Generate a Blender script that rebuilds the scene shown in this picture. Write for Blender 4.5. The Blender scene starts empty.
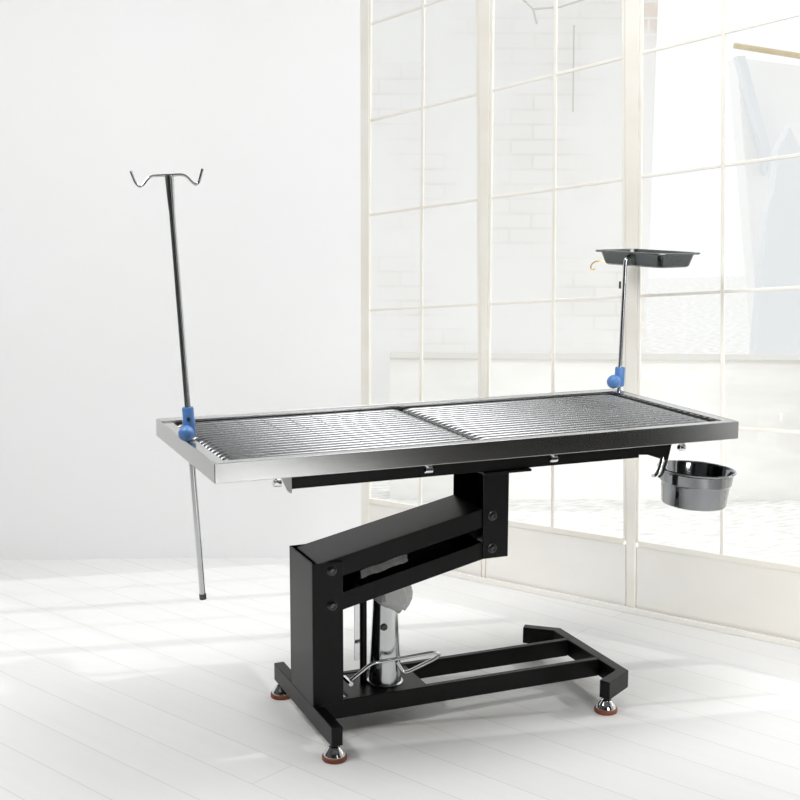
import bpy, bmesh, math, random
from mathutils import Vector, Matrix
random.seed(7)
S = bpy.context.scene
COL = S.collection
R = math.radians

# ------------------------------------------------------------------ camera
cam_data = bpy.data.cameras.new('camera')
cam = bpy.data.objects.new('camera', cam_data)
COL.objects.link(cam)
S.camera = cam
CAM = Vector((-0.610, -2.389, 1.224))
YAW, PITCH, ROLL, FPX = R(22.777), R(9.290), R(0.167), 1274.7
FWD = Vector((math.sin(YAW) * math.cos(PITCH), math.cos(YAW) * math.cos(PITCH), -math.sin(PITCH)))
RGT = Vector((math.cos(YAW), -math.sin(YAW), 0))
UPV = RGT.cross(FWD)
RG2 = RGT * math.cos(ROLL) + UPV * math.sin(ROLL)
UP2 = -RGT * math.sin(ROLL) + UPV * math.cos(ROLL)
cam.matrix_world = Matrix(((RG2.x, UP2.x, -FWD.x, CAM.x), (RG2.y, UP2.y, -FWD.y, CAM.y), (RG2.z, UP2.z, -FWD.z, CAM.z), (0, 0, 0, 1)))
cam_data.sensor_width = 36
cam_data.sensor_fit = 'HORIZONTAL'
cam_data.lens = 36 * FPX / 800
cam_data.clip_start = 0.05
cam_data.clip_end = 200

# ------------------------------------------------------------------ light
world = bpy.data.worlds.new('sky')
S.world = world
world.use_nodes = True
bg = world.node_tree.nodes['Background']
bg.inputs[0].default_value = (0.985, 0.995, 1.0, 1)
bg.inputs[1].default_value = 1.12

def add_sun(azimuth, elev, strength, angle, color):
    d = bpy.data.lights.new('sun', 'SUN'); o = bpy.data.objects.new('sun', d); COL.objects.link(o)
    d.energy = strength; d.angle = R(angle); d.color = color
    v = Vector((math.cos(R(azimuth)) * math.cos(R(elev)), math.sin(R(azimuth)) * math.cos(R(elev)), math.sin(R(elev))))
    o.rotation_euler = v.to_track_quat('Z', 'Y').to_euler()
    o.location = (4, 0, 4)

def add_area(name, loc, target, sx, sy, power, color=(1, 1, 1), spread=180):
    d = bpy.data.lights.new(name, 'AREA'); o = bpy.data.objects.new(name, d); COL.objects.link(o)
    d.shape = 'RECTANGLE'; d.size = sx; d.size_y = sy; d.energy = power; d.color = color; d.spread = R(spread)
    o.location = loc
    o.rotation_euler = (Vector(loc) - Vector(target)).to_track_quat('Z', 'Y').to_euler()

add_sun(-10, 33.2, 0.95, 0.7, (1.0, 0.97, 0.92))
add_area('added_overhead_light', (1.2, 0.0, 2.55), (0.95, 0.2, 0), 1.4, 1.0, 28)  # added key light above the table, shades the floor below it
add_area('added_overhead_light', (-0.95, 0.1, 2.5), (-0.6, 0.8, 0.0), 1.0, 1.2, 57)  # added fill for the left wall and floor, no visible fixture
add_area('added_low_fill', (0.95, -2.6, 1.2), (1.8, 0.6, 0.25), 0.5, 1.2, 5.2, spread=46)  # added low fill that brightens the knee wall, no visible fixture
add_area('added_overhead_light', (0.85, -2.15, 2.5), (0.85, -2.15, 0), 0.5, 0.8, 13, spread=40)  # added downlight, brightens the floor that the rim reflects

S.view_settings.view_transform = 'Standard'
S.view_settings.look = 'None'
S.view_settings.exposure = 0.0
S.view_settings.gamma = 1.0
S.view_settings.use_curve_mapping = False

# ------------------------------------------------------------------ materials
def lin(h):
    v = [int(h[i:i + 2], 16) / 255 for i in (0, 2, 4)]
    return tuple(x / 12.92 if x <= 0.04045 else ((x + 0.055) / 1.055) ** 2.4 for x in v) + (1,)

def mat(name, color, rough=0.5, metal=0.0, spec=0.5, bump=None, colvar=None, roughvar=None, coat=0.0):
    """procedural principled material; bump=(scale xyz, strength), colvar=(scale xyz, colour2, amount)"""
    m = bpy.data.materials.new(name); m.use_nodes = True
    nt = m.node_tree; N = nt.nodes; L = nt.links
    b = N['Principled BSDF']
    c = lin(color) if isinstance(color, str) else tuple(color) + (1,)
    b.inputs['Base Color'].default_value = c
    b.inputs['Roughness'].default_value = rough
    b.inputs['Metallic'].default_value = metal
    b.inputs['Specular IOR Level'].default_value = spec
    b.inputs['Coat Weight'].default_value = coat
    tc = N.new('ShaderNodeTexCoord')
    def noise(sc, detail=3):
        mp = N.new('ShaderNodeMapping'); mp.inputs['Scale'].default_value = sc
        L.new(tc.outputs['Object'], mp.inputs['Vector'])
        n = N.new('ShaderNodeTexNoise'); n.inputs['Scale'].default_value = 1; n.inputs['Detail'].default_value = detail
        L.new(mp.outputs[0], n.inputs['Vector'])
        return n
    if colvar:
        n = noise(colvar[0]); mx = N.new('ShaderNodeMix'); mx.data_type = 'RGBA'
        rp = N.new('ShaderNodeValToRGB'); rp.color_ramp.elements[0].position = 0.35; rp.color_ramp.elements[1].position = 0.68
        L.new(n.outputs['Fac'], rp.inputs[0])
        mu = N.new('ShaderNodeMath'); mu.operation = 'MULTIPLY'; mu.inputs[1].default_value = colvar[2]
        L.new(rp.outputs[0], mu.inputs[0]); L.new(mu.outputs[0], mx.inputs[0])
        mx.inputs[6].default_value = c; mx.inputs[7].default_value = lin(colvar[1])
        L.new(mx.outputs[2], b.inputs['Base Color'])
    if roughvar:
        n = noise(roughvar[0]); mr = N.new('ShaderNodeMapRange')
        mr.inputs[3].default_value = rough - roughvar[1]; mr.inputs[4].default_value = rough + roughvar[1]
        L.new(n.outputs['Fac'], mr.inputs[0]); L.new(mr.outputs[0], b.inputs['Roughness'])
    if bump:
        n = noise(bump[0]); bp = N.new('ShaderNodeBump'); bp.inputs['Strength'].default_value = bump[1]
        bp.inputs['Distance'].default_value = 0.002
        L.new(n.outputs['Fac'], bp.inputs['Height']); L.new(bp.outputs[0], b.inputs['Normal'])
    return m

M = {}
M['steel'] = mat('brushed_steel', (0.52, 0.52, 0.515), 0.17, 1.0)
M['grille'] = mat('polished_steel_grille', (0.29, 0.295, 0.30), 0.24, 1.0)
M['chrome'] = mat('chrome', (0.78, 0.79, 0.80), 0.07, 1.0)
M['tube'] = mat('chromed_tube', (0.62, 0.63, 0.64), 0.14, 1.0)
M['pump'] = mat('satin_chrome', (0.58, 0.60, 0.60), 0.17, 1.0)
M['bowl'] = mat('bowl_steel', (0.29, 0.30, 0.31), 0.08, 1.0, roughvar=((3, 3, 300), 0.04))
M['traysteel'] = mat('tray_steel', (0.105, 0.115, 0.115), 0.2, 1.0)
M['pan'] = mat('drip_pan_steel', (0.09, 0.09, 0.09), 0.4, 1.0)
M['black'] = mat('black_powder_coat', '0a0a0a', 0.36, 0.0, 0.24, bump=((900, 900, 900), 0.06))
M['bolt'] = mat('black_oxide_bolt', '585858', 0.28, 0.9)
M['greyplate'] = mat('grey_end_plate', 'c4c4c2', 0.4, 0.2)
M['pale'] = mat('pale_grey_paint', 'e6e8e9', 0.35)
M['blue'] = mat('blue_plastic', '5580ba', 0.38, 0.0, 0.5, bump=((200, 200, 200), 0.05))
M['rubber'] = mat('brown_rubber', '82482e', 0.6)
M['brass'] = mat('brass', (0.80, 0.60, 0.28), 0.3, 1.0)
M['darkmetal'] = mat('dark_metal', '55534c', 0.5, 0.6)
M['wall'] = mat('white_painted_wall', 'f6f6f7', 0.8, colvar=((1.2, 1.2, 1.2), 'f2f2f1', 0.5), bump=((60, 60, 60), 0.04))
M['frame'] = mat('cream_painted_wood', 'f1eee7', 0.55, colvar=((3, 3, 9), 'e9e4d8', 0.7), bump=((40, 40, 8), 0.06))
M['knee'] = mat('cream_painted_panel', 'f1efea', 0.6, colvar=((2, 2, 6), 'e9e5dc', 0.6), bump=((30, 30, 30), 0.05))
M['dark'] = mat('dark_grey_plaster', '3a3937', 0.8, colvar=((2, 2, 2), '2c2b2a', 0.6))
M['darkmat'] = mat('added_dark_mat', '3b3a38', 0.95, bump=((300, 300, 300), 0.3))
M['greywall'] = mat('grey_painted_wall', '4c4c4a', 0.8, bump=((60, 60, 60), 0.04))
M['ceiling'] = mat('grey_ceiling', '8e8e8c', 0.85, bump=((60, 60, 60), 0.04))

def floor_material():
    m = bpy.data.materials.new('white_painted_boards'); m.use_nodes = True
    nt = m.node_tree; N = nt.nodes; L = nt.links; b = N['Principled BSDF']
    tc = N.new('ShaderNodeTexCoord')
    mp = N.new('ShaderNodeMapping'); mp.vector_type = 'POINT'
    mp.inputs['Rotation'].default_value = (0, 0, R(63.9)); mp.inputs['Location'].default_value = (0, 0.035, 0)
    L.new(tc.outputs['Object'], mp.inputs['Vector'])
    br = N.new('ShaderNodeTexBrick')
    br.inputs['Color1'].default_value = lin('ebebeb'); br.inputs['Color2'].default_value = lin('e8e8e7')
    br.inputs['Mortar'].default_value = lin('d6d4cf')
    br.inputs['Scale'].default_value = 1; br.inputs['Mortar Size'].default_value = 0.0016
    br.inputs['Mortar Smooth'].default_value = 0.6
    br.inputs['Brick Width'].default_value = 2.6; br.inputs['Row Height'].default_value = 0.118
    L.new(mp.outputs[0], br.inputs['Vector'])
    mp2 = N.new('ShaderNodeMapping'); mp2.inputs['Scale'].default_value = (1.5, 30, 1)
    L.new(mp.outputs[0], mp2.inputs['Vector'])
    n = N.new('ShaderNodeTexNoise'); n.inputs['Scale'].default_value = 1.4; n.inputs['Detail'].default_value = 4
    L.new(mp2.outputs[0], n.inputs['Vector'])
    mx = N.new('ShaderNodeMix'); mx.data_type = 'RGBA'; mx.blend_type = 'MULTIPLY'
    rp = N.new('ShaderNodeValToRGB'); rp.color_ramp.elements[0].color = (0.97, 0.97, 0.965, 1); rp.color_ramp.elements[0].position = 0.3
    rp.color_ramp.elements[1].position = 0.6
    L.new(n.outputs['Fac'], rp.inputs[0]); mx.inputs[0].default_value = 0.6
    L.new(br.outputs['Color'], mx.inputs[6]); L.new(rp.outputs[0], mx.inputs[7])
    L.new(mx.outputs[2], b.inputs['Base Color'])
    b.inputs['Roughness'].default_value = 0.5; b.inputs['Specular IOR Level'].default_value = 0.25
    return m
M['floor'] = floor_material()

def brick_material(name, c1, c2, mortar, w=0.21, h=0.07):
    m = bpy.data.materials.new(name); m.use_nodes = True
    nt = m.node_tree; N = nt.nodes; L = nt.links; b = N['Principled BSDF']
    tc = N.new('ShaderNodeTexCoord')
    sx = N.new('ShaderNodeSeparateXYZ'); L.new(tc.outputs['Object'], sx.inputs[0])
    cb = N.new('ShaderNodeCombineXYZ')
    L.new(sx.outputs['X'], cb.inputs['X']); L.new(sx.outputs['Z'], cb.inputs['Y'])
    br = N.new('ShaderNodeTexBrick')
    br.inputs['Color1'].default_value = lin(c1); br.inputs['Color2'].default_value = lin(c2); br.inputs['Mortar'].default_value = lin(mortar)
    br.inputs['Scale'].default_value = 1; br.inputs['Mortar Size'].default_value = 0.006
    br.inputs['Brick Width'].default_value = w; br.inputs['Row Height'].default_value = h
    L.new(cb.outputs[0], br.inputs['Vector'])
    n = N.new('ShaderNodeTexNoise'); n.inputs['Scale'].default_value = 2.2; n.inputs['Detail'].default_value = 6
    L.new(cb.outputs[0], n.inputs['Vector'])
    mx = N.new('ShaderNodeMix'); mx.data_type = 'RGBA'
    rp = N.new('ShaderNodeValToRGB'); rp.color_ramp.elements[0].position = 0.45; rp.color_ramp.elements[1].position = 0.62
    L.new(n.outputs['Fac'], rp.inputs[0]); L.new(rp.outputs[0], mx.inputs[0])
    mx.inputs[6].default_value = lin('f8f8f7'); L.new(br.outputs['Color'], mx.inputs[7])
    L.new(mx.outputs[2], b.inputs['Base Color'])
    b.inputs['Roughness'].default_value = 0.9; b.inputs['Specular IOR Level'].default_value = 0.1
    return m
M['brick'] = brick_material('whitewashed_brick', 'f6f5f4', 'f3f2f0', 'eeecea')
M['quoin'] = brick_material('worn_pinkish_brick', 'f0dfd2', 'e6d3c6', 'f4f2ee', 0.11, 0.075)
M['pebble'] = mat('pale_pebbles', 'f6f6f5', 0.9, spec=0.1, colvar=((14, 40, 14), 'cfcdc9', 0.75))
M['ledge'] = mat('pale_render', 'f6f5f3', 0.9, spec=0.1, colvar=((4, 4, 14), 'ecebe8', 0.7))
M['shed'] = mat('pale_blue_boards', 'eff1f4', 0.8, spec=0.1, colvar=((1, 1, 1), 'eaedf1', 0.6))
M['shedwhite'] = mat('white_boards', 'fbfbfb', 0.8, spec=0.1)
M['eave'] = mat('weathered_timber', 'd9cdb0', 0.8, colvar=((6, 6, 6), 'c0ad85', 0.6))
M['slate'] = mat('grey_gutter', 'd8d6d1', 0.7)

def glass_material():
    m = bpy.data.materials.new('window_glass'); m.use_nodes = True
    nt = m.node_tree; N = nt.nodes; L = nt.links
    N.remove(N['Principled BSDF'])
    tr = N.new('ShaderNodeBsdfTransparent'); tr.inputs[0].default_value = (0.985, 0.99, 0.99, 1)
    gl = N.new('ShaderNodeBsdfGlossy'); gl.inputs['Roughness'].default_value = 0.03
    lw = N.new('ShaderNodeLayerWeight'); pw = N.new('ShaderNodeMath'); pw.operation = 'POWER'; pw.inputs[1].default_value = 5
    fr = N.new('ShaderNodeMath'); fr.operation = 'MULTIPLY_ADD'; fr.inputs[1].default_value = 0.6; fr.inputs[2].default_value = 0.03
    L.new(lw.outputs['Facing'], pw.inputs[0]); L.new(pw.outputs[0], fr.inputs[0])
    mx = N.new('ShaderNodeMixShader')
    L.new(fr.outputs[0], mx.inputs[0]); L.new(tr.outputs[0], mx.inputs[1]); L.new(gl.outputs[0], mx.inputs[2])
    L.new(mx.outputs[0], N['Material Output'].inputs[0])
    return m
M['glass'] = glass_material()

def film_material():
    m = bpy.data.materials.new('cloudy_plastic_film'); m.use_nodes = True
    nt = m.node_tree; N = nt.nodes; L = nt.links
    b = N['Principled BSDF']; b.inputs['Base Color'].default_value = lin('d6d7d5'); b.inputs['Roughness'].default_value = 0.25
    tc = N.new('ShaderNodeTexCoord'); n = N.new('ShaderNodeTexNoise'); n.inputs['Scale'].default_value = 45; n.inputs['Detail'].default_value = 5
    L.new(tc.outputs['Object'], n.inputs['Vector'])
    bp = N.new('ShaderNodeBump'); bp.inputs['Strength'].default_value = 0.6; bp.inputs['Distance'].default_value = 0.004
    L.new(n.outputs['Fac'], bp.inputs['Height']); L.new(bp.outputs[0], b.inputs['Normal'])
    tr = N.new('ShaderNodeBsdfTransparent'); mx = N.new('ShaderNodeMixShader')
    mr = N.new('ShaderNodeMapRange'); mr.inputs[3].default_value = 0.65; mr.inputs[4].default_value = 1.0
    L.new(n.outputs['Fac'], mr.inputs[0]); L.new(mr.outputs[0], mx.inputs[0])
    L.new(tr.outputs[0], mx.inputs[1]); L.new(b.outputs[0], mx.inputs[2]); L.new(mx.outputs[0], N['Material Output'].inputs[0])
    return m
M['film'] = film_material()
M['sleeve'] = mat('grey_plastic_sleeve', 'f0f0ee', 0.3, spec=0.6, colvar=((60, 60, 60), 'c8c8c6', 0.8), bump=((70, 70, 70), 0.8))

# ------------------------------------------------------------------ mesh helpers
class MB:
    def __init__(self): self.bm = bmesh.new()
    def poly(self, pts):
        vs = [self.bm.verts.new(p) for p in pts]
        return self.bm.faces.new(vs)
    def box(self, x0, x1, y0, y1, z0, z1):
        return self.hexa([(x0, y0, z0), (x1, y0, z0), (x1, y1, z0), (x0, y1, z0), (x0, y0, z1), (x1, y0, z1), (x1, y1, z1), (x0, y1, z1)])
    def hexa(self, p):
        v = [self.bm.verts.new(q) for q in p]
        for f in ((3, 2, 1, 0), (4, 5, 6, 7), (0, 1, 5, 4), (1, 2, 6, 5), (2, 3, 7, 6), (3, 0, 4, 7)):
            self.bm.faces.new([v[i] for i in f])
        return self
    def prism(self, pts, off):
        off = Vector(off); n = len(pts)
        a = [self.bm.verts.new(p) for p in pts]; b = [self.bm.verts.new(Vector(p) + off) for p in pts]
        self.bm.faces.new(a[::-1]); self.bm.faces.new(b)
        for i in range(n): self.bm.faces.new((a[i], a[(i + 1) % n], b[(i + 1) % n], b[i]))
        return self
    def tube(self, path, rad, seg=14, cap=True):
        path = [Vector(p) for p in path]; n = len(path)
        rads = rad if isinstance(rad, (list, tuple)) else [rad] * n
        rings = []; prev = None
        for i, p in enumerate(path):
            d = (path[min(i + 1, n - 1)] - path[max(i - 1, 0)]).normalized()
            if prev is None:
                a = d.cross(Vector((0, 0, 1)));
                if a.length < 1e-3: a = d.cross(Vector((1, 0, 0)))
                a.normalize()
            else:
                a = (prev - d * prev.dot(d)).normalized()
            prev = a; b = d.cross(a)
            rings.append([self.bm.verts.new(p + (a * math.cos(t) + b * math.sin(t)) * rads[i]) for t in [2 * math.pi * k / seg for k in range(seg)]])
        for i in range(n - 1):
            for k in range(seg):
                self.bm.faces.new((rings[i][k], rings[i][(k + 1) % seg], rings[i + 1][(k + 1) % seg], rings[i + 1][k]))
        if cap:
            self.bm.faces.new(rings[0][::-1]); self.bm.faces.new(rings[-1])
        return self
    def lathe(self, prof, origin=(0, 0, 0), axis=(0, 0, 1), seg=32, close=False):
        """prof: (radius, height) from bottom to top along axis"""
        o = Vector(origin); ax = Vector(axis).normalized()
        a = ax.orthogonal().normalized(); b = ax.cross(a); rings = []
        for r, h in prof:
            if r < 1e-6: rings.append([self.bm.verts.new(o + ax * h)])
            else: rings.append([self.bm.verts.new(o + ax * h + (a * math.cos(t) + b * math.sin(t)) * r) for t in [2 * math.pi * k / seg for k in range(seg)]])
        pr = list(zip(rings, rings[1:])) + ([(rings[-1], rings[0])] if close else [])
        for u, v in pr:
            for k in range(seg):
                k2 = (k + 1) % seg
                f = [u[k], u[k2], v[k2], v[k]] if len(u) > 1 and len(v) > 1 else ([u[0], v[k2], v[k]] if len(u) == 1 else [u[k], u[k2], v[0]])
                self.bm.faces.new(f)
        return self
    def build(self, name, m, parent=None, bevel=0.0, smooth=True, solid=0.0):
        bmesh.ops.recalc_face_normals(self.bm, faces=self.bm.faces)
        me = bpy.data.meshes.new(name); self.bm.to_mesh(me); self.bm.free()
        me.materials.append(m)
        if smooth:
            me.shade_smooth(); me.set_sharp_from_angle(angle=R(35))
        o = bpy.data.objects.new(name, me); COL.objects.link(o)
        if parent: o.parent = parent
        if solid:
            md = o.modifiers.new('solidify', 'SOLIDIFY'); md.thickness = solid
        if bevel:
            md = o.modifiers.new('bevel', 'BEVEL'); md.width = bevel; md.segments = 2; md.limit_method = 'ANGLE'
            md.harden_normals = True
        return o

def arc(p0, p1, p2, n=8):
    """smooth corner through control point p1"""
    p0, p1, p2 = Vector(p0), Vector(p1), Vector(p2)
    return [p0 * (1 - t) ** 2 + p1 * 2 * t * (1 - t) + p2 * t * t for t in [i / n for i in range(n + 1)]]

def fillet(pts, r, n=6):
    out = [Vector(pts[0])]
    for a, b, c in zip(pts, pts[1:], pts[2:]):
        a, b, c = Vector(a), Vector(b), Vector(c)
        ra = min(r, (a - b).length * 0.48); rc = min(r, (c - b).length * 0.48)
        out += arc(b + (a - b).normalized() * ra, b, b + (c - b).normalized() * rc, n)
    out.append(Vector(pts[-1]))
    return out

def empty(name, loc=(0, 0, 0)):
    o = bpy.data.objects.new(name, None); COL.objects.link(o); o.location = loc; o.empty_display_size = 0.05
    return o

def tag(o, label=None, cat=None, group=None, kind=None):
    if label: o['label'] = label
    if cat: o['category'] = cat
    if group: o['group'] = group
    if kind: o['kind'] = kind
    return o

def ray_on(x, y, p0, n):
    """point of the world plane (p0, n) seen at picture position x, y"""
    d = FWD + RG2 * ((x - 400) / FPX) + UP2 * ((400 - y) / FPX)
    t = (Vector(p0) - CAM).dot(Vector(n)) / d.dot(Vector(n))
    return CAM + d * t

# ------------------------------------------------------------------ room shell
CORNER = Vector((0.893, 1.516, 0))
WD = Vector((0.532, -0.847, 0)).normalized()           # along the window wall, away from the corner
WN = Vector((WD.y, -WD.x, 0)); WN = WN if WN.x > 0 else -WN   # outwards
LD = Vector((-1.139, 0.426, 0)).normalized()            # along the plain wall
LN = Vector((-LD.y, LD.x, 0)); LN = LN if LN.y > 0 else -LN
H = 2.62
SEND = 4.6
PB = CORNER + LD * 3.4

b = MB()
front = -2.9
b.poly([CORNER + LD * 3.5 + LN * 0.05, CORNER + LN * 0.05 + WN * 0.05, CORNER + WD * SEND + WN * 0.05, (CORNER + WD * SEND + WN * 0.05).xy.to_3d() + Vector((0, 0.0, 0)), (-2.4, front, 0)][0:3] + [Vector((3.3, front, 0)), Vector((-2.4, front, 0))])
for f in b.bm.faces: pass
fl = b.build('floor', M['floor'], smooth=False, solid=-0.04); tag(fl, kind='structure')

b = MB()
p0, p1 = CORNER, PB
b.prism([p0, p1, p1 + LN * 0.1, p0 + LN * 0.1 + WN * 0.02], (0, 0, H))
tag(b.build('wall_back', M['wall'], smooth=False), kind='structure')
b = MB(); b.box(-2.5, -2.4, front, PB.y, 0, H)
tag(b.build('wall_left', M['greywall'], smooth=False), kind='structure')
b = MB(); b.box(-2.5, 0.60, front - 0.1, front, 0, H)
tag(b.build('wall_front', M['dark'], smooth=False), kind='structure')
b = MB(); b.box(0.60, 1.10, front - 0.1, front, 2.1, H)
tag(b.build('trim_3', M['dark'], smooth=False), kind='structure')
fw = empty('window_5', (0.85, front - 0.05, 0.0)); tag(fw, kind='structure')  # unseen window, added as a bright strip for the rim to reflect
b = MB(); b.box(-0.25, -0.23, -0.02, 0.02, 0, 2.1); b.box(0.23, 0.25, -0.02, 0.02, 0, 2.1); b.box(-0.23, 0.23, -0.02, 0.02, 0, 0.02); b.box(-0.23, 0.23, -0.02, 0.02, 2.08, 2.1)
b.build('window_frame', M['frame'], fw, smooth=False)
b = MB(); b.box(-0.232, 0.232, -0.002, 0.002, 0.018, 2.082); b.build('panes', M['glass'], fw, smooth=False)
b = MB(); b.box(1.25, 3.0, front, -1.3, 0.0005, 0.008)  # unseen dark covering, added so the rim mirrors something dark
tag(b.build('floor', M['darkmat'], smooth=False), kind='structure')
b = MB(); b.box(1.10, 3.4, front - 0.1, front, 0, H)
tag(b.build('wall_front', M['dark'], smooth=False), kind='structure')
b = MB(); b.poly([PB + LN * 0.1, CORNER + LN * 0.1 + WN * 0.1, CORNER + WD * SEND + WN * 0.1, Vector((3.4, front - 0.1, 0)), Vector((-2.5, front - 0.1, 0))])
for v in b.bm.verts: v.co.z = H
tag(b.build('ceiling', M['ceiling'], smooth=False, solid=0.05), kind='structure')

def W(s, z, o=0.0):
    return CORNER + WD * s + WN * o + Vector((0, 0, z))
def interp(s, pts):
    for (a, za), (c, zc) in zip(pts, pts[1:]):
        if s <= c or (c, zc) == pts[-1]:
            return za + (zc - za) * (s - a) / (c - a)
ROWS = [  # glazing bars: height at s = .035, .95
    [(0.035, 1.746), (0.95, 1.930)],
    [(0.035, 1.449), (0.95, 1.601)],
    [(0.035, 1.150), (0.95, 1.263)],
    [(0.035, 0.841), (0.95, 0.930)],
    [(0.035, 0.526), (0.95, 0.568)],
]
SILL = [(0.035, 0.203), (0.95, 0.213)]
ZTOP = 2.30
def val(f, x): return f(x) if callable(f) else f
def wallbar(b, s0, s1, zf0, zf1, o0, o1):
    """a bar of the window wall: its sides may lean (s as a function of height), its edges may slope (height as a function of s)"""
    p = []
    for zf in (zf0, zf1):
        for sf, o in ((s0, o0), (s1, o0), (s1, o1), (s0, o1)):
            sv = val(sf, 1.0)
            for k in range(3):
                z = val(zf, sv); sv = val(sf, z)
            p.append(W(sv, z, o))
    b.hexa(p)

def leaning(xt, yt, xb, yb):
    """an upright of the old window wall, slightly out of plumb: s as a function of height"""
    q = [ray_on(x, y, CORNER, WN) for x, y in ((xt, yt), (xb, yb))]
    (sa, za), (sb, zb) = [((v - CORNER).dot(WD), v.z) for v in q]
    return lambda z: sa + (sb - sa) * (z - za) / (zb - za)
def shifted(f, d): return lambda z: val(f, z) + d
v5 = leaning(722.7, 0, 721.3, 560)
lean5 = v5(1.0) - v5(0.0)
def far_post(sv): return lambda z: sv + lean5 * (z - 0.5)
SEC = [(leaning(368.5, 0, 366, 400), leaning(478, 0, 480.5, 400), leaning(422.5, 0, 420, 400)),
       (leaning(490.5, 0, 486.5, 400), leaning(624.5, 0, 626, 545), leaning(554.7, 0, 551.5, 530)),
       (leaning(639.5, 0, 635.5, 545), far_post(1.515), v5),
       (far_post(1.56), 2.01, far_post(1.872))]
# posts, knee wall and header
b = MB()
edges = [(-0.02, 0.03)] + [(a[1], c[0]) for a, c in zip(SEC, SEC[1:])] + [(2.01, SEND)]
for i, (s0, s1) in enumerate(edges):
    wallbar(b, s0, s1, 0.0, H, -0.002, 0.012)
tag(b.build('wall_right', M['frame'], smooth=False, bevel=0.003), kind='structure')
b = MB()
for s0, s1, sm in SEC:
    wallbar(b, shifted(s0, 0.002), shifted(s1, -0.003), 0.0, lambda s: interp(s, SILL) - 0.012, 0.002, 0.014)
tag(b.build('trim_1', M['knee'], smooth=False, bevel=0.002), kind='structure')
b = MB()
for s0, s1, sm in SEC:
    wallbar(b, s0, s1, ZTOP, H, 0.0, 0.06)
tag(b.build('trim_2', M['frame'], smooth=False), kind='structure')
# skirting strip where the knee wall meets the boards
b = MB()
wallbar(b, 0.0, 2.6, 0.0, 0.018, -0.014, -0.007)
tag(b.build('baseboard_right', M['knee'], smooth=False, bevel=0.002), kind='structure')

for i, (s0, s1, sm) in enumerate(SEC):
    w = empty('window_%d' % (i + 1), W(val(sm, 0.2), 0.2, 0.0)); tag(w, kind='structure')
    inv = Matrix.Translation(-w.location)
    fr = MB(); e = 0.009
    wallbar(fr, s0, shifted(s0, e), lambda s: interp(s, SILL), ZTOP, 0.0, 0.011)
    wallbar(fr, shifted(s1, -e), s1, lambda s: interp(s, SILL), ZTOP, 0.0, 0.011)
    wallbar(fr, shifted(s0, e), shifted(s1, -e), lambda s: interp(s, SILL) - 0.012, lambda s: interp(s, SILL) + 0.006, -0.001, 0.012)
    wallbar(fr, shifted(s0, e), shifted(s1, -e), ZTOP - 0.02, ZTOP, 0.0, 0.011)
    fr.bm.transform(inv); fr.build('window_frame', M['frame'], w, smooth=False, bevel=0.002)
    mu = MB()
    wallbar(mu, shifted(sm, -0.005), shifted(sm, 0.005), lambda s: interp(s, SILL) + 0.006, ZTOP - 0.02, 0.002, 0.010)
    for rw in ROWS:
        for a, c in ((shifted(s0, e), shifted(sm, -0.005)), (shifted(sm, 0.005), shifted(s1, -e))):
            wallbar(mu, a, c, lambda s: interp(s, rw) - 0.0045, lambda s: interp(s, rw) + 0.0045, 0.003, 0.009)
    mu.bm.transform(inv); mu.build('glazing_bars', M['frame'], w, smooth=False, bevel=0.0015)
    g = MB()
    wallbar(g, shifted(s0, e - 0.003), shifted(s1, 0.003 - e), lambda s: interp(s, SILL) + 0.003, ZTOP - 0.015, 0.005, 0.007)
    g.bm.transform(inv); g.build('panes', M['glass'], w, smooth=False)
    if i == 1:
        la = MB()
        hk = [ray_on(x, y, W(0, 0, -0.012), WN) for x, y in ((606, 262.5), (600, 260.5), (594, 262), (590.5, 266), (591.5, 270), (595, 269))]
        la.tube(fillet(hk, 0.02), 0.0022, 8); la.bm.transform(inv); la.build('window_stay', M['brass'], w)
        la = MB(); q = ray_on(620, 285, W(0, 0, -0.004), WN)
        la.tube([q + Vector((0, 0, -0.010)), q + Vector((0, 0, 0.010))], 0.0035, 8); la.bm.transform(inv); la.build('latch', M['darkmetal'], w)

# ------------------------------------------------------------------ outside the windows
FH = Vector((math.sin(YAW), math.cos(YAW), 0))
def far(x, y, d):
    return ray_on(x, y, CAM + FH * d, FH)
b = MB()
b.poly([CORNER + WN * 0.08 + LD * 2 + LN * 0.3, CORNER + WN * 0.08 + LN * 0.12, CORNER + WD * 5 + WN * 0.08, Vector((14, -2, 0)), Vector((16, 14, 0)), Vector((-6, 14, 0)), Vector((-6, 4.5, 0))])
for v in b.bm.verts: v.co.z = -0.12
tag(b.build('ground', M['pebble'], smooth=False, solid=-0.05), kind='structure')

ROT = math.atan2(RGT.y, RGT.x)
def outside(name, m, parent, rects_or_poly, d0, d1, bevel=0.0):
    """an upright slab with an outline given in metres (across, up) at distance d0..d1 ahead of the camera"""
    o = CAM.xy.to_3d() + FH * d0
    mb = MB()
    mb.prism([(u, 0, z) for u, z in rects_or_poly], (0, d1 - d0, 0))
    ob = mb.build(name, m, parent, smooth=False, bevel=bevel)
    ob.location = o; ob.rotation_euler = (0, 0, ROT)
    return ob
def px(x, y, d):
    p = far(x, y, d) - CAM
    return (p.dot(RGT), p.z + CAM.z)

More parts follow.
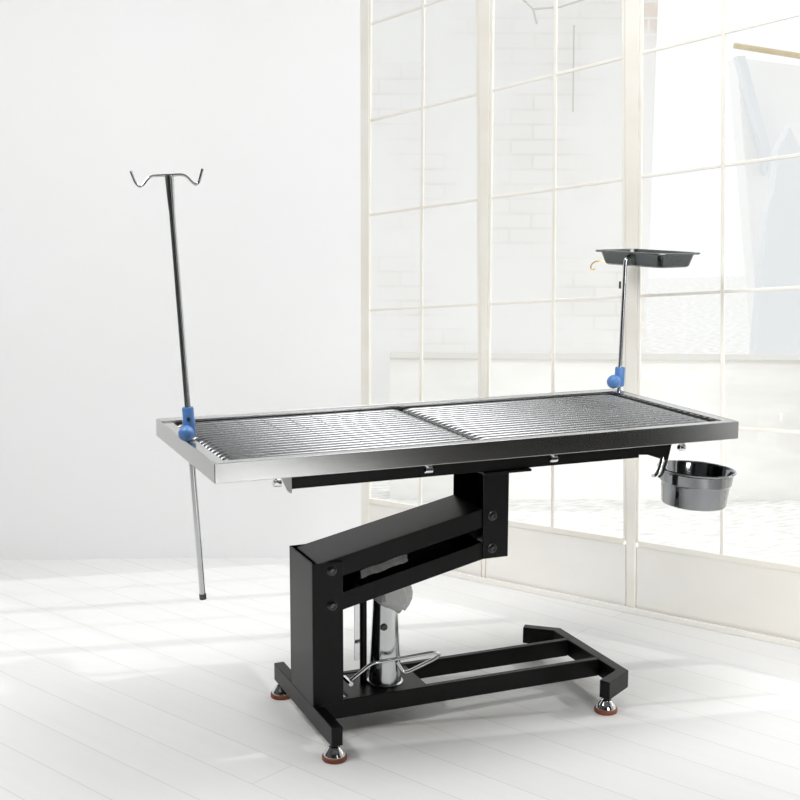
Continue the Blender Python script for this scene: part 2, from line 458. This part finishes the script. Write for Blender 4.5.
D = 6.2
house = empty('brick_house'); tag(house, 'whitewashed brick house wall outside, behind the middle window', 'house')
u0, _ = px(330, 0, D); u1, _ = px(655, 0, D)
outside('wall', M['brick'], house, [(u0, -0.12), (u1, -0.12), (u1, 2.25), (u0, 2.45)], D, D + 1.5)
q0, _ = px(643, 0, D); q1, _ = px(656, 0, D)
outside('brick_pier', M['quoin'], house, [(q0, -0.12), (q1, -0.12), (q1, 2.3), (q0, 2.3)], D - 0.05, D)
g = MB(); g.tube([far(533, 9, D - 0.1), far(560, 7, D - 0.1), far(625, -14, D - 0.1)], 0.005, 8)
g.tube([far(505, -18, D - 0.1), far(533, 9, D - 0.1), far(537, 24, D - 0.1)], 0.005, 8)
g.build('gutter', M['slate'], house)
g = MB(); g.tube([far(574, 25, D - 0.05), far(573, 112, D - 0.05)], 0.004, 8); g.build('downpipe', M['slate'], house)

DG = 5.3
lw = empty('garden_wall'); tag(lw, 'low pale rendered garden wall running outside the windows', 'garden wall')
a0 = px(390, 358, DG); a1 = px(830, 361, DG)
outside('wall', M['ledge'], lw, [(a0[0], -0.12), (a1[0], -0.12), (a1[0], a1[1]), (a0[0], a0[1])], DG, DG + 0.15)
outside('coping', M['slate'], lw, [(a0[0], a0[1] - 0.004), (a1[0], a1[1] - 0.004), (a1[0], a1[1] + 0.005), (a0[0], a0[1] + 0.005)], DG - 0.015, DG + 0.165)

DS = 7.4
sh = empty('outbuilding'); tag(sh, 'white outbuilding with timber eave and pale blue side seen through right window', 'outbuilding')
P = lambda *l: [px(x, y, DS) for x, y in l]
zb = -0.12
c = P((746, 54), (900, 74), (900, 360), (778, 360))
outside('gable_wall', M['shedwhite'], sh, [(c[3][0], zb), (c[2][0], zb), c[1], c[0], ], DS + 0.2, DS + 0.4)
outside('barge_board', M['shed'], sh, P((742, 54), (750, 54), (776, 150), (772, 175), (768, 152)), DS + 0.1, DS + 0.2)
D5 = DS - 0.5
outside('side_wall', M['shed'], sh, [(px(767, 0, D5)[0], zb), (px(900, 0, D5)[0], zb)] + [px(x, y, D5) for x, y in ((900, 150), (800, 147), (790, 127), (778, 150), (774, 190), (767, 212))], D5, D5 + 0.1)
g = MB(); g.tube([far(734, 45.5, DS - 0.05), far(900, 72, DS - 0.05)], 0.016, 8); g.build('eave', M['eave'], sh)

# ------------------------------------------------------------------ operating table
L, WI, ZT, RH = 1.25, 0.539, 0.698, 0.0414
T = empty('operating_table', (0.65, 0.27, 0))
tag(T, 'black hydraulic pet operating table with slatted stainless steel top', 'operating table')
TI = Matrix.Translation(-T.location)
def part(mb, name, m, parent=None, bevel=0.0, smooth=True, label=None):
    mb.bm.transform(TI)
    o = mb.build(name, m, parent or T, bevel, smooth)
    if label: o['label'] = label
    return o

# rim: outer wall, flange and inner lip
b = MB(); t = 0.004; lip = 0.028; zl = ZT - 0.0035; y0, y1 = 0.0, WI; zb = ZT - RH
b.prism([(0, 0, zb), (L, 0, zb), (L - t, t, zb), (t, t, zb)], (0, 0, RH))
b.prism([(L, 0, zb), (L, WI, zb), (L - t, WI - t, zb), (L - t, t, zb)], (0, 0, RH))
b.prism([(L, WI, zb), (0, WI, zb), (t, WI - t, zb), (L - t, WI - t, zb)], (0, 0, RH))
b.prism([(0, WI, zb), (0, 0, zb), (t, t, zb), (t, WI - t, zb)], (0, 0, RH))
rim = part(b, 'rim', M['steel'], bevel=0.0016)
b = MB(); z0, z1 = zl - 0.002, zl
b.box(t, L - t, t, 0.024, z0, ZT - 0.0005)
b.box(t, L - t, WI - 0.036, WI - t, z0, ZT - 0.0005)
hx, hy = 1.257 - 0.012, 0.526
b.box(L - 0.028, L - t, 0.024, WI - 0.036, z0, ZT - 0.0005)
# the left flange leaves a slot for the drip pole
b.box(t + 0.003, 0.030, 0.024, 0.262, z0 - 0.002, z1 - 0.002)
b.box(t + 0.003, 0.030, 0.312, WI - 0.036, z0, z1)
b.box(0.0285, 0.030, 0.262, 0.312, z0 - 0.002, z1 - 0.002)
part(b, 'flange', M['steel'], bevel=0.0008)
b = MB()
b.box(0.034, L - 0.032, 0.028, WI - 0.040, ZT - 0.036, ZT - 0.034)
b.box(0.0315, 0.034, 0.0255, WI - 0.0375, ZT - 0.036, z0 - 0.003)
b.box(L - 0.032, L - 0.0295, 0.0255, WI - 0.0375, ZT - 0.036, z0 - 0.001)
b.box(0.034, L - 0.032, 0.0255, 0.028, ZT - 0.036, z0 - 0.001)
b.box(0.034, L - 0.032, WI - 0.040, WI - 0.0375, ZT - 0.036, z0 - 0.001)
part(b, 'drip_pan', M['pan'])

# two slatted grilles
def grille(x0, x1):
    g = MB(); ya, yb = 0.031, WI - 0.046; n = 18; pitch = (yb - ya) / n
    zt = ZT - 0.0045
    for i in range(n):
        yc = ya + pitch * (i + 0.5); hw = pitch * 0.34
        hw = 0.0075; prof = [(hw * math.cos(R(a)), 0.0075 * math.sin(R(a)) - 0.0075) for a in range(0, 360, 30)]
        xs = [x0, x0 + 0.004, x0 + 0.02, x1 - 0.02, x1 - 0.004, x1]; dz = [-0.006, -0.003, 0, 0, -0.003, -0.006]
        rings = [[g.bm.verts.new((x, yc + u, zt + w + d)) for u, w in prof] for x, d in zip(xs, dz)]
        for r0, r1 in zip(rings, rings[1:]):
            for k in range(12):
                g.bm.faces.new((r0[k], r0[(k + 1) % 12], r1[(k + 1) % 12], r1[k]))
        g.bm.faces.new(rings[0]); g.bm.faces.new(rings[-1][::-1])
    m = int((x1 - x0) / 0.062)
    for k in range(1, m + 1):
        xc = x0 + 0.062 * k + 0.015
        if xc < x1 - 0.02: g.box(xc - 0.0022, xc + 0.0022, ya + 0.004, yb - 0.004, zt - 0.011, zt - 0.0025)
    for xe in (x0 + 0.003, x1 - 0.003):
        g.box(xe - 0.002, xe + 0.002, ya + 0.002, yb - 0.002, zt - 0.016, zt - 0.008)
    return part(g, 'grille', M['grille'])
grille(0.036, 0.594)
grille(0.602, L - 0.034)

# clips that hold the pan from below the rim
for xc in (0.131, 0.464, 0.765, 1.101):
    b = MB()
    b.tube(fillet([(xc - 0.012, 0.012, zb + 0.001), (xc - 0.004, 0.010, zb - 0.002), (xc, 0.010, zb - 0.012)], 0.006), 0.003, 8)
    b.lathe([(0, -0.009), (0.007, -0.008), (0.0075, 0), (0.007, 0.008), (0, 0.009)], (xc, 0.012, zb - 0.012), (1, 0, 0), 14)
    b.box(xc - 0.007, xc + 0.007, 0.009, 0.013, zb - 0.014, zb + 0.002)
    part(b, 'clip', M['chrome'], bevel=0.0006)

# support channels under the top
bz0, bz1 = 0.593, zb
for ya in (0.16, 0.33):
    b = MB()
    b.box(0.208, 1.085, ya, ya + 0.05, bz0, bz1)
    bm_ = part(b, 'support_beam', M['black'], bevel=0.0012)
    b = MB()
    b.prism([(0.2055, ya - 0.004, bz1), (0.2055, ya + 0.085, bz1), (0.2055, ya + 0.085, bz0 + 0.02), (0.2055, ya + 0.02, bz0 - 0.008), (0.2055, ya - 0.004, bz0 - 0.008)], (0.0025, 0, 0))
    if ya < 0.2: part(b, 'end_plate', M['greyplate'], bm_, smooth=False, label='grey steel end plate')
    else: part(b, 'end_plate', M['black'], bm_, smooth=False)
for xa in (0.208, 1.043):
    b = MB(); b.box(xa, xa + 0.042, 0.2105, 0.3295, zb - 0.03, zb)
    part(b, 'cross_member', M['black'], bevel=0.001)
b = MB(); b.box(0.665, 0.787, 0.15, 0.385, 0.5868, 0.5928)
part(b, 'mount_plate', M['black'], bevel=0.001)

# bracket with the hook for the bowl
b = MB()
b.prism([(1.0855, 0.16, 0.620), (1.0855, 0.16, 0.600), (1.110, 0.16, 0.598), (1.168, 0.16, 0.578), (1.178, 0.16, 0.620)], (0, 0.004, 0))
b.prism([(1.0855, 0.16, 0.620), (1.178, 0.16, 0.620), (1.178, 0.20, 0.620), (1.0855, 0.20, 0.620)], (0, 0, 0.036))
br = part(b, 'bowl_bracket', M['black'], bevel=0.0008)
b = MB()
b.tube(fillet([(1.150, 0.158, 0.592), (1.141, 0.156, 0.560), (1.130, 0.156, 0.545), (1.122, 0.156, 0.547)], 0.01), 0.0042, 10)
b.tube(fillet([(1.163, 0.158, 0.586), (1.151, 0.156, 0.548), (1.139, 0.156, 0.541)], 0.01), 0.0035, 10)
part(b, 'hook', M['tube'], br, label='steel hook holding the bowl')

# columns: U channels
def channel(name, x0, x1, ya, yb, z0, z1, open_right, th=0.0035):
    b = MB()
    b.box(x0, x1, ya, ya + th, z0, z1)
    b.box(x0, x1, yb - th, yb, z0, z1)
    if open_right: b.box(x0, x0 + th, ya + th, yb - th, z0, z1)
    else: b.box(x1 - th, x1, ya + th, yb - th, z0, z1)
    return part(b, name, M['black'], bevel=0.0014)
CY0, CY1 = 0.183, 0.348
lower = channel('lower_column', 0.262, 0.334, CY0, CY1, 0.0815, 0.4135, True)
upper = channel('upper_column', 0.680, 0.746, CY0, CY1, 0.379, 0.5868, False)
# parallel arms
def arm(name, xa, za, xb, zbb, hh, plate_top, back_drop):
    sl = (zbb - za) / (xb - xa); ext0, ext1 = 0.030, 0.026
    f = lambda x: za + sl * (x - xa)
    X0, X1 = xa - ext0, xb + ext1; XE = X1 - (0.05 if plate_top else 0.002); th = 0.004; ya, yb = CY0 + 0.0045, CY1 - 0.0045
    b = MB()
    def side(y, lo, hi, u0, u1):
        b.prism([(u0, y, f(u0) - lo), (u1, y, f(u1) - lo), (u1, y, f(u1) + hi), (u0, y, f(u0) + hi)], (0, th, 0))
    side(ya, hh, hh, X0, X1); side(yb - th, hh + back_drop, hh, X0, X1)
    zz = hh - th if plate_top else -hh - 0.002
    b.hexa([(X0, ya + th, f(X0) + zz), (XE, ya + th, f(XE) + zz), (XE, yb - th, f(XE) + zz), (X0, yb - th, f(X0) + zz),
            (X0, ya + th, f(X0) + zz + th), (XE, ya + th, f(XE) + zz + th), (XE, yb - th, f(XE) + zz + th), (X0, yb - th, f(X0) + zz + th)])
    return part(b, name, M['black'], bevel=0.0012)
arm('upper_arm', 0.3075, 0.394, 0.704, 0.481, 0.0225, True, 0.052)
arm('lower_arm', 0.308, 0.3135, 0.704, 0.403, 0.0205, False, 0.016)
for (x, z, par) in ((0.3075, 0.394, lower), (0.308, 0.3135, lower), (0.704, 0.481, upper), (0.704, 0.403, upper)):
    for s in (-1, 1):
        y = CY0 if s < 0 else CY1
        b = MB()
        b.lathe([(0.0115, 0), (0.0115, 0.002), (0.0095, 0.0028), (0.0088, 0.006), (0.0065, 0.0082), (0.0045, 0.0084), (0.004, 0.0055), (0, 0.0055)], (x, y, z), (0, s, 0), 20)
        part(b, 'bolt', M['bolt'], par)

# base frame
zf0, zf1 = 0.037, 0.081
b = MB(); b.box(0.262, 0.288, 0.063, 0.483, zf0, zf1)
bar = part(b, 'foot_bar', M['black'], bevel=0.0025)
b = MB()
PL = [(.9555, .056), (1.042, .109), (1.042, .437), (.967, .500), (.950, .478), (1.014, .425), (1.014, .124), (.944, .083)]
b.prism([(x, y, zf0) for x, y in PL], (0, 0, zf1 - zf0))
bar2 = part(b, 'foot_bar', M['black'], bevel=0.0025)
for ya in (0.201, 0.350):
    b = MB(); b.box(0.2885, 1.0135, ya, ya + 0.0165, zf0, zf1)
    part(b, 'base_rail', M['black'], bevel=0.002)
b = MB(); b.box(0.36, 0.555, 0.2178, 0.3498, zf1 - 0.012, zf1 - 0.002)
part(b, 'pump_plate', M['black'], bevel=0.001)
for x, y, par in ((0.275, 0.082, bar), (0.275, 0.462, bar), (0.962, 0.080, bar2), (0.970, 0.476, bar2)):
    b = MB()
    prof = [(0.0245, 0.011), (0.024, 0.014), (0.019, 0.022), (0.013, 0.029), (0.0125, 0.030), (0.009, 0.031), (0.006, 0.034), (0.006, 0.0368)]
    b.lathe([(0, 0.0105)] + prof + [(0, 0.0368)], (x, y, 0), seg=24)
    ft = part(b, 'levelling_foot', M['chrome'], par)
    b = MB()
    b.lathe([(0, 0), (0.0265, 0), (0.0275, 0.002), (0.0275, 0.009), (0.0255, 0.011), (0, 0.011)], (x, y, 0.0003), seg=28)
    part(b, 'rubber_pad', M['rubber'], ft, label='brown rubber pad')

# hydraulic pump with foot pedal
def PV(x, y, Y): return ray_on(x, y, (0, Y, 0), (0, 1, 0))
px_, py_ = 0.469, 0.268
b = MB()
b.lathe([(0, 0.0795), (0.043, 0.0795), (0.043, 0.084), (0.0385, 0.086), (0.0378, 0.100), (0.0355, 0.15), (0.0325, 0.21), (0.0298, 0.27), (0.028, 0.318), (0.026, 0.322), (0, 0.322)], (px_, py_, 0), seg=48)
pump = part(b, 'pump', M['pump'], label='chrome hydraulic pump cylinder')
b = MB(); q = Vector((px_ - 0.014, py_ - 0.0275, 0.226))
b.lathe([(0, 0.0), (0.0085, 0.0), (0.0085, 0.003), (0.005, 0.005), (0.005, 0.002), (0, 0.002)], q, (-0.25, -0.968, 0), 16)
part(b, 'oil_plug', M['bolt'], pump, label='small dark oil plug')
b = MB(); b.tube([(0.421, 0.285, 0.0795), (0.421, 0.285, 0.335)], 0.0085, 14)
part(b, 'piston_guide', M['black'], pump)
b = MB(); b.box(0.398, 0.412, 0.283, 0.287, 0.137, 0.330)
part(b, 'guide_plate', M['chrome'], pump, bevel=0.001, label='pale grey guide plate')
b = MB()
ped = [PV(349, 682, .232), PV(372, 663, .212), PV(379, 662, .210), PV(434, 652, .205), PV(440, 654, .212), PV(436, 658, .218), PV(406, 673, .226), PV(402, 671, .23), PV(397, 662, .236)]
b.tube(fillet(ped, 0.016), 0.0044, 12)
q = PV(349, 682, .232); b.tube([q + Vector((0, -0.014, 0)), q + Vector((0, 0.03, 0))], 0.0055, 12)
part(b, 'pedal', M['chrome'], pump, label='bent chrome foot pedal')

# ------------------------------------------------------------------ cloudy plastic left around the pump
def sheet(path, half, name, nv=9, amp=0.004):
    b = MB(); rows = []
    for i, (p, tdir, w) in enumerate(path):
        p = Vector(p); tdir = Vector(tdir).normalized()
        rows.append([b.bm.verts.new(p + tdir * (w * (2 * k / (nv - 1) - 1)) + Vector((random.uniform(-amp, amp), random.uniform(-amp, amp), random.uniform(-amp, amp)))) for k in range(nv)])
    for r0, r1 in zip(rows, rows[1:]):
        for k in range(nv - 1): b.bm.faces.new((r0[k], r0[k + 1], r1[k + 1], r1[k]))
    return b
b = MB()
# crumpled cap hanging from the pump head, on its right
n = 22; rings = []
ctr = Vector((0.466, 0.222, 0))
for j, (z, rx, ry) in enumerate(((0.330, 0.036, 0.028), (0.315, 0.040, 0.03), (0.298, 0.041, 0.032), (0.288, 0.034, 0.028), (0.279, 0.024, 0.022), (0.270, 0.012, 0.014))):
    ring = []
    for k in range(n):
        a = 2 * math.pi * k / n; rr = 1 + 0.16 * math.sin(5 * a + j * 0.7) + random.uniform(-0.06, 0.06)
        ring.append(b.bm.verts.new((ctr.x + j * 0.004 + rx * rr * math.cos(a), ctr.y + ry * rr * math.sin(a), z + 0.006 * math.sin(3 * a + j) + 0.10 * (rx * math.cos(a)))))
    rings.append(ring)
for r0, r1 in zip(rings, rings[1:]):
    for k in range(n): b.bm.faces.new((r0[k], r0[(k + 1) % n], r1[(k + 1) % n], r1[k]))
b.bm.faces.new(rings[-1])
pw = b.build('plastic_bag', M['film'])
tag(pw, 'crumpled cloudy plastic bag hanging at the top of the chrome pump', 'plastic bag')
pa, pb = PV(361, 574.5, 0.215), PV(407.5, 557.5, 0.215)
b = sheet([(pa.lerp(pb, u) + Vector((0, 0, 0.0008 * math.sin(11 * u))), (0.12, 0.40, 0.36), 0.0105) for u in [i / 12 for i in range(13)]], 0, 'x', 6, 0.0007)
pw2 = b.build('plastic_sleeve', M['sleeve'])
tag(pw2, 'flattened grey plastic sleeve lying between the two black arms', 'plastic sleeve')

# ------------------------------------------------------------------ drip stand
def line_at(p, q, z):
    t = (z - p.z) / (q.z - p.z); return p + (q - p) * t
iv = empty('drip_stand', (0.0225, 0.286, 0.698))
tag(iv, 'tall steel drip pole with double hook at left end of the table', 'drip stand')
II = Matrix.Translation(-iv.location)
P0, P1 = Vector((0.0405, 0.286, 0.335)), Vector((-0.0105, 0.286, 1.2560))
def ivp(mb, name, m, parent=iv, label=None, bevel=0):
    mb.bm.transform(II); o = mb.build(name, m, parent, bevel)
    if label: o['label'] = label
    return o
b = MB(); b.tube([P0, line_at(P0, P1, 0.72), P1], 0.0066, 18)
ivp(b, 'pole', M['tube'])
b = MB(); b.tube([P0 - (P1 - P0).normalized() * 0.004, P0 + (P1 - P0).normalized() * 0.008], 0.0078, 18)
ivp(b, 'end_cap', M['bolt'], label='black end cap')
b = MB(); b.tube([line_at(P0, P1, 1.185), line_at(P0, P1, 1.215), line_at(P0, P1, 1.253)], [0.0072, 0.0084, 0.0096], 18)
ivp(b, 'ferrule', M['tube'])
b = MB()
hk = [(-0.089, 0.290, 1.264), (-0.078, 0.287, 1.234), (-0.068, 0.286, 1.2315), (-0.052, 0.286, 1.254), (-0.012, 0.286, 1.256), (0.024, 0.286, 1.258), (0.040, 0.286, 1.2385), (0.051, 0.286, 1.237), (0.0605, 0.284, 1.270)]
b.tube(fillet(hk, 0.013), 0.0030, 10)
ivp(b, 'double_hook', M['tube'])
b = MB(); dirp = (P1 - P0).normalized(); c0 = line_at(P0, P1, 0.7000)
b.lathe([(0.0072, 0.0), (0.0115, 0.0), (0.0135, 0.004), (0.0138, 0.034), (0.0125, 0.040), (0.0125, 0.060), (0.0115, 0.064), (0.0072, 0.064)], c0, dirp, 24, close=True)
cl = ivp(b, 'clamp', M['blue'], label='blue plastic pole clamp')
b = MB(); kd = Vector((-0.42, -0.80, -0.30)).normalized(); kc = c0 + dirp * 0.020
b.lathe([(0, 0.009), (0.008, 0.010), (0.0095, 0.016), (0.0145, 0.019), (0.0168, 0.025), (0.0170, 0.031), (0.0150, 0.037), (0.0105, 0.041), (0, 0.043)], kc, kd, 24)
ivp(b, 'knob', M['blue'], cl)
b = MB(); b.lathe([(0, 0.011), (0.004, 0.011), (0.004, 0.0145), (0.0025, 0.0145), (0, 0.013)], c0 + dirp * 0.040, Vector((-0.25, -0.97, 0)), 12)
ivp(b, 'screw', M['bolt'], cl)

# ------------------------------------------------------------------ tray stand and instrument tray
ts = empty('tray_stand', (1.262, 0.530, 0.698))
tag(ts, 'short bent steel tray pole with blue clamp at right rear table corner', 'tray stand')
SI = Matrix.Translation(-ts.location)
def tsp(mb, name, m, parent=ts, label=None):
    mb.bm.transform(SI); o = mb.build(name, m, parent)
    if label: o['label'] = label
    return o
Q0, Q1 = Vector((1.2585, 0.530, 0.655)), Vector((1.268, 0.530, 1.041))
pole = fillet([Q0, line_at(Q0, Q1, 0.85), Q1, Q1 + Vector((0.002, 0.0, 0.008)), Q1 + Vector((0.010, 0.001, 0.0125))], 0.008)
TZ = 1.066                     # top of the tray lip
b = MB(); b.tube(pole, 0.0062, 16)
tsp(b, 'pole', M['tube'])
b = MB(); c0 = line_at(Q0, Q1, 0.7055); dq = (Q1 - Q0).normalized()
b.lathe([(0.0068, 0.0), (0.0125, 0.0), (0.0135, 0.003), (0.0135, 0.048), (0.012, 0.052), (0.0068, 0.052)], c0, dq, 24, close=True)
cl = tsp(b, 'clamp', M['blue'], label='blue plastic pole clamp')
b = MB(); kd = Vector((-0.88, -0.45, -0.10)).normalized()
b.lathe([(0, 0.010), (0.008, 0.011), (0.009, 0.016), (0.015, 0.018), (0.0185, 0.025), (0.0185, 0.032), (0.016, 0.040), (0.011, 0.045), (0, 0.047)], c0 + dq * 0.018, kd, 24)
tsp(b, 'knob', M['blue'], cl)

def rrect(a, bb, r, n=6):
    pts = []
    for cx, cy, a0 in ((a - r, bb - r, 0), (-a + r, bb - r, 90), (-a + r, -bb + r, 180), (a - r, -bb + r, 270)):
        for k in range(n + 1):
            t = R(a0 + 90 * k / n); pts.append((cx + r * math.cos(t), cy + r * math.sin(t)))
    return pts
TA = R(9); ua = Vector((math.cos(TA), math.sin(TA), 0)); ub = Vector((-ua.y, ua.x, 0))
A_, B_ = 0.152, 0.272
ctr = Vector((1.2635, 0.526, 0)) + ua * (A_ / 2)
tray = empty('instrument_tray', (ctr.x, ctr.y, TZ - 0.034)); tray.rotation_euler = (0, 0, TA)
tag(tray, 'shallow rectangular steel instrument tray on top of the bent pole', 'instrument tray')
b = MB(); rings = []
for ins, z, r in ((0.0, 0.0315, 0.028), (-0.0012, 0.0330, 0.028), (0.0, 0.0345, 0.028), (0.009, 0.0345, 0.022), (0.0115, 0.032, 0.021), (0.020, 0.000, 0.022), (0.025, -0.0035, 0.02), (0.032, -0.0040, 0.018)):
    rings.append([b.bm.verts.new((x, y, z)) for x, y in rrect(A_ / 2 - ins, B_ / 2 - ins, max(r, 0.006))])
for r0, r1 in zip(rings, rings[1:]):
    for k in range(len(r0)): b.bm.faces.new((r0[k], r0[(k + 1) % len(r0)], r1[(k + 1) % len(r0)], r1[k]))
b.bm.faces.new(rings[-1])
o = b.build('tray', M['traysteel'], tray)
md = o.modifiers.new('solidify', 'SOLIDIFY'); md.thickness = 0.0012; md.offset = 1

# ------------------------------------------------------------------ bowl
bowl = empty('bowl', (1.2475, 0.160, 0.4625))
tag(bowl, 'round stainless steel bowl hanging below right end of the table', 'bowl')
bowl.scale = (0.885,) * 3; bowl.rotation_euler = (R(1.0), R(3.2), 0)
b = MB()
b.lathe([(0, 0.0), (0.080, 0.0), (0.087, 0.003), (0.0895, 0.008), (0.0945, 0.060), (0.0955, 0.063), (0.099, 0.066), (0.1015, 0.094), (0.1050, 0.097), (0.1075, 0.0990), (0.1085, 0.1015), (0.1070, 0.1040), (0.1030, 0.1030), (0.0995, 0.097), (0.0970, 0.068), (0.0925, 0.062), (0.0875, 0.009), (0.084, 0.004), (0, 0.003)], seg=64)
b.build('body', M['bowl'], bowl)
